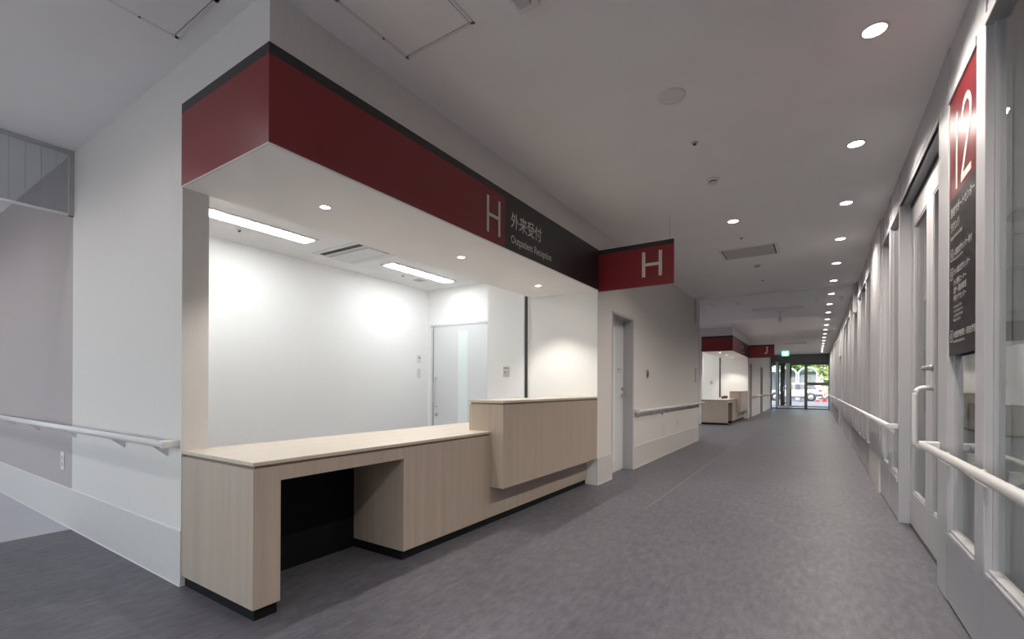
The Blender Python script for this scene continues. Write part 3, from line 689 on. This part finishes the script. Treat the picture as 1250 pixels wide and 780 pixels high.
for z, a in ((1.590, 'Cancer Support Center'), (1.566, 'Cancer Information Corner'), (1.542, 'Social Welfare Consultation'), (1.518, 'Palliative Care Center')): sline(a, z, .018, 3.305)

handrail('near white handrail running below the 12 sign', 'y', XR, -1, -3.4, 3.60, (3.35, 2.72, 1.67, .52, -.63), z=.822, off=.075)
handrail('long white handrail from the double door down the glazed wall', 'y', XR, -1, 5.20, 16.3, (5.45, 6.45, 7.7, 9.2, 10.8, 12.2, 13.6, 15.2), z=.822, off=.06)
handrail('far white handrail on the pale panels towards the entrance', 'y', XR, -1, 17.7, 29.7, (18, 20, 22, 24, 26, 28), z=.822, off=.06)

# assumed rooms behind the glass, dimness painted in as dark surfaces
struct(box('wall_room_right', 6.0, 6.1, YBACK, YEND, 0, ZC, 'room_painted_dim'), 'painted-dim back wall of the room behind the glazed wall', 'wall')
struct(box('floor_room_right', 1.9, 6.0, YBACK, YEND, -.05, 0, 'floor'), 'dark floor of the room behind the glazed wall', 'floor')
struct(box('ceiling_room_right', 1.9, 6.0, YBACK, YEND, ZC, ZC + .1, 'room_painted_dim'), 'painted-dim ceiling of the room behind the glazed wall', 'ceiling')
struct(box('wall_room_right_near', XR + .1, 6.0, YBACK - .1, YBACK, 0, ZC, 'room_painted_dim'), 'painted-dim near wall of the room behind the glazed wall', 'wall')
struct(box('wall_room_right_far', XR + .1, 6.0, YEND - .1, YEND, 0, ZC, 'room_painted_dim'), 'painted-dim far wall of the room behind the glazed wall', 'wall')

# ------------------------------------------------------------------ smoke screens (hanging glass)
s = empty('smoke_screen', (XL, -1.2, 2.487)); tag(s, 'hanging wired glass smoke screen across the side hall', 'glass screen')
box('top_rail', XL - .02, XL + .02, YBACK, YW, ZC - .022, ZC, 'frame', s); box('pane', XL - .004, XL + .004, YBACK, YW - .02, 2.50, ZC - .02, 'wire_glass', s)
box('bottom_rail', XL - .010, XL + .010, YBACK, YW, 2.486, 2.502, 'rail', s); box('end_channel', XL - .018, XL + .018, YW - .030, YW, 2.486, ZC - .022, 'grille', s)
link('wire', *merge(*[box_data(XL - .001, XL + .001, y - .0012, y + .0012, 2.502, ZC - .022) for y in [YW - .1 - .085 * k for k in range(54)]]), 'grille', s)['kind'] = 'stuff'
s = empty('smoke_screen', (-.77, 10.3, 2.49)); tag(s, 'hanging glass smoke screen across the corridor before the cross passage', 'glass screen')
box('top_rail', XW, XR, 10.10, 10.14, ZC - .012, ZC, 'alu', s); box('top_rail', XW, XR, 10.28, 10.32, ZC - .014, ZC, 'alu', s); box('pane', XW + .02, XR - .02, 10.296, 10.304, 2.494, ZC - .012, 'clear', s)
box('end_channel', XW, XW + .03, 10.25, 10.35, 2.49, ZC, 'frame', s); box('end_channel', XR - .055, XR, 10.2, 10.4, 2.49, ZC, 'frame', s)

# ------------------------------------------------------------------ ceiling fittings
row0 = make_downlight((.246, 3.032, ZC), .052, P_ROW, M['lens'], C_ROW, 'round ceiling downlight in front of the 12 sign', 'downlights along the glazed wall')
for k in list(range(-4, 0)) + list(range(1, 20)):
    o = copy_tree(row0, (.246, 3.032 + 1.3385 * k, ZC))
    o['label'] = ('round ceiling downlight by the glazed wall behind the viewpoint' if k < 0 else 'round ceiling downlight in front of the white double door' if k == 1 else 'round ceiling downlight in front of the two narrow panes' if k == 2 else 'round ceiling downlight in the long row past the pale column')
c0 = copy_tree(row0, (-.777, 5.675, ZC)); tag(c0, 'single round downlight in the middle of the ceiling by the grille', 'downlight'); del c0['group']
for ch in c0.children:
    if ch.type == 'LIGHT': ch.data = ch.data.copy(); ch.data.energy = P_ROW * .8
hall0 = make_downlight((-3.40, .22, ZC), .052, P_HALL, M['lens'], C_HALL, 'round downlight over the side hall', 'downlights over the side hall', 154)
for x in (-4.75, -6.1, -7.45, -8.8, -10.15, -11.5): copy_tree(hall0, (x, .22, ZC))
for x in (-1.9, -.55): copy_tree(hall0, (x, -1.4, ZC))
ps0 = copy_tree(hall0, (-3.4, 13.0, ZC)); tag(ps0, 'added unseen downlight over the cross passage', 'downlight', 'added downlights over the cross passage')  # out-of-view lamps added to brighten the J end face
for ch in ps0.children:
    if ch.type == 'LIGHT': ch.data = ch.data.copy(); ch.data.energy = P_PASS
for x in (-4.75, -6.1, -7.45): copy_tree(ps0, (x, 13.0, ZC))

def hatch(x0, x1, y0, y1, label):
    r = empty('ceiling_hatch', ((x0 + x1) / 2, (y0 + y1) / 2, ZC)); tag(r, label, 'ceiling hatch')
    w = .018; z = ZC - .004
    for a in ((x0, x1, y0, y0 + w), (x0, x1, y1 - w, y1), (x0, x0 + w, y0, y1), (x1 - w, x1, y0, y1)): box('frame', *a, z, ZC, 'white_paint', r)
    box('gap', x0 + w, x1 - w, y0 + w, y1 - w, ZC - .0012, ZC, 'dark_gap', r)
    box('panel', x0 + w + .0005, x1 - w - .004, y0 + w + .0005, y1 - w - .004, ZC - .0035, ZC - .0005, 'ceiling', r)
    lathe('catch', [(.001, z), (.006, z), (.006, z - .002), (.001, z - .002)], (x0 + w * .5, y0 + (y1 - y0) * .62, 0), 'dark_metal', r, 10)
    return r
hatch(-2.86, -2.41, .655, 1.105, 'square ceiling access hatch over the hall corner beside counter H')
hatch(-1.94, -1.46, 1.40, 1.88, 'square ceiling access hatch in front of the H fascia sign')
r = empty('ceiling_speaker', (-.773, 3.025, ZC)); tag(r, 'round white ceiling speaker grille', 'speaker')
lathe('rim', [(.070, ZC), (.082, ZC), (.080, ZC - .008), (.070, ZC - .008)], (-.773, 3.025, 0), 'white_paint', r, 28)
lathe('grille', [(.001, ZC - .003), (.070, ZC - .003), (.070, ZC - .006), (.001, ZC - .0065)], (-.773, 3.025, 0), 'grille', r, 28)
sprinkler((-.774, 3.698, ZC), 'sprinkler head between the ceiling speaker and the smoke detector')
sprinkler((-.777, 6.35, ZC), 'sprinkler head next to the ceiling grille')
sprinkler((-.775, 9.05, ZC), 'sprinkler head just before the corridor smoke screen')
def detector(loc, label):
    r = empty('smoke_detector', loc); tag(r, label, 'smoke detector'); z = loc[2]; c = (loc[0], loc[1], 0)
    lathe('base', [(.001, z), (.052, z), (.052, z - .014), (.044, z - .018), (.001, z - .018)], c, 'white_paint', r, 20)
    lathe('chamber', [(.034, z - .017), (.034, z - .030), (.001, z - .031)], c, 'dark_frame', r, 16)
    lathe('cap', [(.001, z - .029), (.038, z - .029), (.034, z - .040), (.001, z - .043)], c, 'white_paint', r, 16)
detector((-.775, 4.439, ZC), 'white round smoke detector between the speaker and the single downlight')
detector((-.75, 7.9, ZC), 'white smoke detector just past the ceiling grille')
detector((-.72, 19.6, ZC), 'far white smoke detector near the J sign')
r = empty('ceiling_grille', (-.77, 7.08, ZC)); tag(r, 'rectangular return air grille in the corridor ceiling', 'air grille')
x0, x1, y0, y1 = -1.126, -.414, 6.79, 7.36
for a in ((x0, x1, y0, y0 + .03), (x0, x1, y1 - .03, y1), (x0, x0 + .04, y0 + .03, y1 - .03), (x1 - .04, x1, y0 + .03, y1 - .03)): box('frame', *a, ZC - .008, ZC, 'white_paint', r, .002)
box('gap', x0 + .04, x1 - .04, y0 + .03, y1 - .03, ZC - .002, ZC, 'dark_gap', r)
box('panel', x0 + .055, x1 - .055, y0 + .035, y1 - .035, ZC - .007, ZC - .0015, 'grille', r, .002)
r = empty('ceiling_bracket', (-1.16, 1.9, ZC)); tag(r, 'white ceiling-mounted sensor box in front of the H fascia', 'sensor')
box('casing', -1.225, -1.105, 1.80, 1.935, ZC - .03, ZC, 'white_paint', r, .006); box('lens_cover', -1.20, -1.13, 1.82, 1.89, ZC - .045, ZC - .028, 'frame', r, .006)
def slot_diffuser(x0, x1, y, label):
    r = empty('slot_diffuser', ((x0 + x1) / 2, y, ZC)); tag(r, label, 'air diffuser')
    box('frame', x0, x1, y - .06, y - .02, ZC - .05, ZC, 'white_paint', r, .003); box('frame', x0, x1, y + .02, y + .06, ZC - .05, ZC, 'white_paint', r, .003)
    box('slot', x0, x1, y - .02, y + .02, ZC - .006, ZC, 'dark_gap', r); box('end_block', x1 - .05, x1, y - .07, y + .07, ZC - .05, ZC, 'white_paint', r, .004); box('end_block', x0, x0 + .05, y - .07, y + .07, ZC - .05, ZC, 'white_paint', r, .004)
slot_diffuser(-1.26, -.24, 12.3, 'long aluminium slot diffuser across the ceiling of the cross passage')
slot_diffuser(-1.11, -.31, 22.3, 'far slot diffuser across the ceiling before the exit sign')
for (x0, x1, y0, y1, lb) in ((-1.98, -1.43, 10.95, 11.5, 'flush ceiling grille past the smoke screen on the J counter side'), (-.02, .46, 11.5, 12.0, 'flush ceiling grille past the smoke screen under the downlight row')):
    r = empty('ceiling_grille', ((x0 + x1) / 2, (y0 + y1) / 2, ZC)); tag(r, lb, 'air grille')
    box('frame', x0, x0 + .05, y0, y1, ZC - .01, ZC, 'white_paint', r, .002); box('frame', x1 - .05, x1, y0, y1, ZC - .01, ZC, 'white_paint', r, .002)
    box('panel', x0 + .05, x1 - .05, y0, y1, ZC - .005, ZC, 'ceiling', r)
r = empty('ceiling_camera', (-.73, 13.0, ZC)); tag(r, 'white surveillance camera hanging from the passage ceiling', 'camera')
box('mount_plate', -.80, -.66, 12.93, 13.07, ZC - .02, ZC, 'white_paint', r, .004); tube('stem', [(-.73, 13.0, ZC - .02), (-.73, 13.0, 2.86)], .018, 'white_paint', r, 10)
box('housing', -.77, -.69, 12.9, 13.1, 2.74, 2.87, 'white_paint', r, .012); lathe('lens', [(.001, 0), (.03, 0), (.03, -.02), (.001, -.022)], (-.73, 12.9, 2.80), 'steel', r, 14, 'y')
r = empty('exit_sign', (-1.3, 27.0, 2.75)); tag(r, 'green lit emergency exit sign hanging near the entrance', 'exit sign')
box('casing', -1.45, -1.13, 27.0, 27.06, 2.75, 2.98, 'exit', r, .004); box('pictogram_field', -1.40, -1.18, 26.996, 27.0, 2.775, 2.955, 'exit_white', r)
lathe('running_figure_head', [(.001, 0), (.022, 0), (.022, -.003), (.001, -.003)], (-1.27, 26.996, 2.925), 'exit', r, 12, 'y')
link('running_figure', *merge(tube_data([(-1.28, 26.994, 2.90), (-1.30, 26.994, 2.85)], .017, 6), tube_data([(-1.30, 26.994, 2.85), (-1.26, 26.994, 2.82), (-1.28, 26.994, 2.785)], .010, 6), tube_data([(-1.30, 26.994, 2.85), (-1.33, 26.994, 2.81), (-1.37, 26.994, 2.80)], .010, 6), tube_data([(-1.33, 26.994, 2.875), (-1.28, 26.994, 2.89), (-1.23, 26.994, 2.87)], .008, 6)), 'exit', r)
tube('hanger', [(-1.29, 27.03, 2.98), (-1.29, 27.03, ZC)], .012, 'white_paint', r, 8)

# note pad and phone on the far counter
r = empty('desk_phone', (-2.63, 3.02 + DJ, .776)); tag(r, 'dark desk phone on the low top of counter J', 'phone')
yy = 3.0 + DJ
v, f = extrude_profile([(yy - .12, .776), (yy + .10, .776), (yy + .10, .86), (yy + .06, .87)], 'x', -2.72, -2.54); v = [(a, b, c + .0005) for a, b, c in v]; fix(link('base', v, f, 'screen', r))
box('handset', -2.72, -2.66, yy - .10, yy + .10, .85, .885, 'white_paint', r, .01)

# ------------------------------------------------------------------ entrance wall and doors
s = YEND / 31.5
EX = lambda x: x * s
struct(box('wall_entrance_header', XW - .2, XR + .1, YEND, YEND + .15, 2.80, ZC, 'dark_frame'), 'dark grey header band above the entrance doors', 'wall')
d = empty('door_8', (-.75, YEND, 0)); struct(d, 'glazed automatic entrance doors at the corridor end', 'door')
def ebar(nm, x0, x1, z0, z1, y0=YEND, y1=YEND + .12, mat='dark_frame'): return box(nm, x0, x1, y0, y1, z0, z1, mat, d)
ebar('jamb', XW - .02, EX(-2.19), 0, 2.8); ebar('jamb', .56, .70, 0, 2.8)
ebar('side_post', EX(-1.99), EX(-1.88), 0, 2.62, mat='alu'); ebar('door_stile', EX(-1.47), EX(-1.28), 0, 2.62, YEND + .03, YEND + .09, 'alu')
ebar('centre_mullion', EX(-.555), EX(-.405), 0, 2.8); ebar('door_head', XW, EX(-.55), 2.52, 2.80, YEND + .01, YEND + .14)
ebar('door_head', EX(-.405), .58, 2.60, 2.80, YEND + .01, YEND + .14)
ebar('bottom_rail', XW, .58, .0, .05); ebar('bottom_rail', EX(-1.9), .58, .10, .17, YEND + .04, YEND + .08, 'alu')
ebar('push_band', EX(-.405), .58, 1.295, 1.455, YEND + .02, YEND + .05, 'dark_frame')
for x0, x1 in ((EX(-2.19), EX(-1.99)), (EX(-1.88), EX(-.555)), (EX(-.405), .57)): box('pane', x0, x1, YEND + .055, YEND + .063, .05, 2.6, 'glass', d)
# vestibule
VY = 33.5
struct(box('floor_vestibule', -4.5, 3, YEND + .1, VY + .5, -.05, 0, 'floor_pale'), 'pale floor of the entrance vestibule', 'floor')
struct(box('ceiling_vestibule', -4.5, 3, YEND + .15, VY + .3, 2.8, 2.9, 'ceiling'), 'vestibule ceiling outside the entrance doors', 'ceiling')
v2 = empty('door_9', (-1.2, VY, 0)); struct(v2, 'dark framed outer vestibule doors', 'door')
for x0, x1 in ((-2.02, -1.92), (-1.86, -1.62), (-1.50, -1.42), (-1.36, -1.26)): box('post', x0, x1, VY, VY + .12, 0, 2.8, 'dark_metal', v2)
box('head_rail', -4.5, 3, VY, VY + .12, 2.55, 2.8, 'dark_metal', v2); box('mid_rail', -1.5, -1.3, VY, VY + .1, 2.38, 2.44, 'dark_metal', v2); box('low_rail', -1.62, -1.26, VY, VY + .1, .18, .26, 'dark_metal', v2)
box('pull_plate', -1.90, -1.86, VY - .02, VY, .95, 1.25, 'white_paint', v2); box('pull_plate', -1.70, -1.66, VY - .02, VY, .95, 1.25, 'white_paint', v2)

# ------------------------------------------------------------------ outdoors
struct(box('ground', -40, 40, VY + .4, 95, -.06, -.01, 'road'), 'grey asphalt outside the entrance', 'ground')
YC = 48.6
def build_car():
    r = empty('car', (-1.75, YC, 0)); tag(r, 'white estate car parked across the paving outside', 'car')
    rear, L = .48, 4.5
    X = lambda t: rear - t           # t = metres from the rear
    W2 = .82
    side = [(0.02, .45), (0, .62), (.02, .92), (.12, 1.02), (.50, 1.50), (.75, 1.56), (2.2, 1.58), (2.55, 1.53), (3.25, 1.02), (4.25, .90), (4.45, .75), (4.5, .50), (4.42, .30), (.10, .30)]
    def wy(z): return W2 if z < 1.0 else W2 - (z - 1.0) * .26
    vs_ = []; n = len(side)
    for sgn in (-1, 1):
        for t, z in side: vs_.append((X(t), YC + .85 + sgn * wy(z), z))
    fs = [tuple(range(n)), tuple(range(2 * n - 1, n - 1, -1))] + [(i, n + i, n + (i + 1) % n, (i + 1) % n) for i in range(n)]
    body = fix(link('body', vs_, fs, 'car_paint', r))
    ws = lambda z: YC + .85 - wy(z) - .006
    def quad(nm, pts, mat, par): return link(nm, [(X(t), ws(z), z) for t, z in pts] + [(X(t), ws(z) + .012, z) for t, z in pts], [tuple(range(len(pts))), tuple(range(2 * len(pts) - 1, len(pts) - 1, -1))], mat, par)
    quad('side_window', [(.42, 1.06), (.62, 1.44), (1.18, 1.48), (1.18, 1.06)], 'car_glass', r); quad('side_window', [(1.26, 1.06), (1.26, 1.48), (2.12, 1.49), (2.12, 1.06)], 'car_glass', r)
    quad('side_window', [(2.20, 1.06), (2.20, 1.49), (2.5, 1.46), (3.02, 1.06)], 'car_glass', r)
    quad('tail_lamp', [(.03, .86), (.10, 1.00), (.34, .95), (.30, .86)], 'tail', r); quad('bumper', [(.01, .42), (.0, .62), (.55, .62), (.62, .42)], 'car_trim', r)
    quad('sill_trim', [(1.15, .30), (1.2, .40), (3.2, .40), (3.3, .30)], 'car_trim', r)
    box('roof_rack', X(2.2), X(.7), YC + .30, YC + .33, 1.57, 1.62, 'alu', r)
    for t in (.86, 3.55):
        for yv in (YC + .02, YC + 1.48):
            w = lathe('wheel', [(.05, 0), (.33, 0), (.35, .03), (.35, .17), (.33, .2), (.05, .2)], (X(t), yv, .33), 'tyre', r, 24, 'y')
            lathe('hub', [(.01, -.008), (.20, -.008), (.21, .0), (.01, .004)], (X(t), yv, .33), 'alu', w, 14, 'y')
        a = lathe('wheel_arch', [(.30, 0), (.42, 0), (.42, .02), (.30, .02)], (X(t), YC + .022, .36), 'car_trim', r, 24, 'y')
build_car()
def cone(x, y, label, h=.7):
    r = empty('traffic_cone', (x, y, -.01)); tag(r, label, 'traffic cone')
    lathe('body', [(.15, .02), (.03, h)], (x, y, -.01), 'cone', r, 16); box('base', x - .2, x + .2, y - .2, y + .2, -.01, .03, 'cone', r, .01)
    lathe('white_band', [(.115, h * .42), (.078, h * .66)], (x, y, -.008), 'white_paint', r, 16)
cone(.12, 47.3, 'squat red traffic cone behind the parked car', .36); cone(.62, 47.5, 'tall red and white traffic cone behind the parked car', .78)
b = empty('bollard', (-1.03, 46.0, -.01)); tag(b, 'thin grey bollard in front of the parked car', 'bollard')
tube('pole', [(-1.03, 46, -.01), (-1.03, 46, .93)], .03, 'dark_frame', b); lathe('foot', [(.14, 0), (.14, .03), (.03, .05)], (-1.03, 46, -.01), 'dark_frame', b); lathe('reflector', [(.034, .70), (.036, .71), (.036, .80), (.034, .81)], (-1.03, 46, 0), 'white_paint', b)
def vault(x, w, y0, y1, z, label):
    r = empty('barrel_canopy', (x, y0, 0)); tag(r, label, 'canopy', 'white barrel canopies behind the parked car')
    n = 10; a = [(x + w / 2 * math.cos(math.pi * k / n), z + w * .42 * math.sin(math.pi * k / n)) for k in range(n + 1)]; i = [(x + (w / 2 - .12) * math.cos(math.pi * k / n), z + (w * .42 - .12) * math.sin(math.pi * k / n)) for k in range(n, -1, -1)]
    m_ = n + 1
    v = [(p, y0, q) for p, q in a] + [(p, y0, q) for p, q in i[::-1]] + [(p, y1, q) for p, q in a] + [(p, y1, q) for p, q in i[::-1]]
    f = []
    for k in range(n):
        f += [(k, k + 1, m_ + k + 1, m_ + k), (2 * m_ + k, 2 * m_ + k + 1, 3 * m_ + k + 1, 3 * m_ + k), (k, k + 1, 2 * m_ + k + 1, 2 * m_ + k), (m_ + k, m_ + k + 1, 3 * m_ + k + 1, 3 * m_ + k)]
    fix(link('vault', v, f, 'canopy', r)); box('back_screen', x - w / 2 + .12, x + w / 2 - .12, y1 - .1, y1, -.01, z + w * .2, 'canopy_shade', r)
    for sx in (-1, 1):
        for yy in (y0 + .1, y1 - .1): box('post', x + sx * (w / 2 - .08) - .05, x + sx * (w / 2 - .08) + .05, yy - .05, yy + .05, -.01, z, 'canopy', r)
for k in range(5): vault(-7.70 + 1.75 * k, 1.72, 55, 58, 2.55, 'white barrel-vaulted canopy bay behind the parked car')
def tree(x, y, h, rad, mat, label, n=4200, lf=.30, stretch=1.0, kind='tree'):
    r = empty(kind, (x, y, -.01)); tag(r, label, kind)
    path = [(x, y, -.01), (x + .1, y, h * .3), (x - .05, y + .1, h * .62)]
    v, f = tube_data(path, .16, 8); parts = [(v, f)]
    for k in range(6):
        a = k * 1.05; parts.append(tube_data([(x, y, h * (.25 + .05 * k)), (x + rad * .55 * math.cos(a), y + rad * .55 * math.sin(a), h * (.45 + .06 * k))], .055, 6))
    link('trunk', *merge(*parts), 'bark', r)
    V = []; Fc = []
    blobs = [(x + random.uniform(-.6, .6) * rad, y + random.uniform(-.6, .6) * rad, h * random.uniform(.16, .80), rad * random.uniform(.4, .62)) for _ in range(22)]
    for _ in range(n):
        bx, by, bz, br = random.choice(blobs)
        d = Vector((random.gauss(0, 1), random.gauss(0, 1), random.gauss(0, 1) * stretch)).normalized() * (br * random.uniform(.6, 1.05))
        c = Vector((bx, by, max(.25, bz))) + d; c.z = max(.15, c.z)
        u = Vector((random.gauss(0, 1), random.gauss(0, 1), random.gauss(0, 1))).normalized(); w = u.orthogonal().normalized()
        a = lf * random.uniform(.6, 1.2); k = len(V)
        V += [tuple(c - u * a), tuple(c + w * a * .45), tuple(c + u * a), tuple(c - w * a * .45)]; Fc.append((k, k + 1, k + 2, k + 3))
    o = link('foliage', V, Fc, mat, r); o['kind'] = 'stuff'
    return r
tree(-6.5, 66, 9.5, 2.9, 'leaf', 'dark green tree behind the canopies, farthest from the cones')
tree(-1.6, 74, 10, 2.9, 'leaf', 'tall green tree rising behind the canopies')
tree(2.6, 66, 9.0, 2.9, 'leaf_y', 'bright yellow-green tree behind the traffic cones')
tree(8.2, 75, 10, 3.0, 'leaf', 'green tree beyond the yellow-green tree')
tree(-10.2, 76, 10, 3.2, 'leaf_y', 'yellow-green tree beyond the dark green tree')
for k, (x, lb) in enumerate(((2.75, 'round yellow-green shrub behind the traffic cones'), (-1.85, 'low green shrub behind the canopy bays nearest the cones'), (-6.45, 'low green shrub behind the canopy bays farthest from the cones'))):
    tree(x, 60.4, 5.2, 1.7, 'leaf_y' if k == 0 else 'leaf', lb, 3400, .26, kind='shrub')
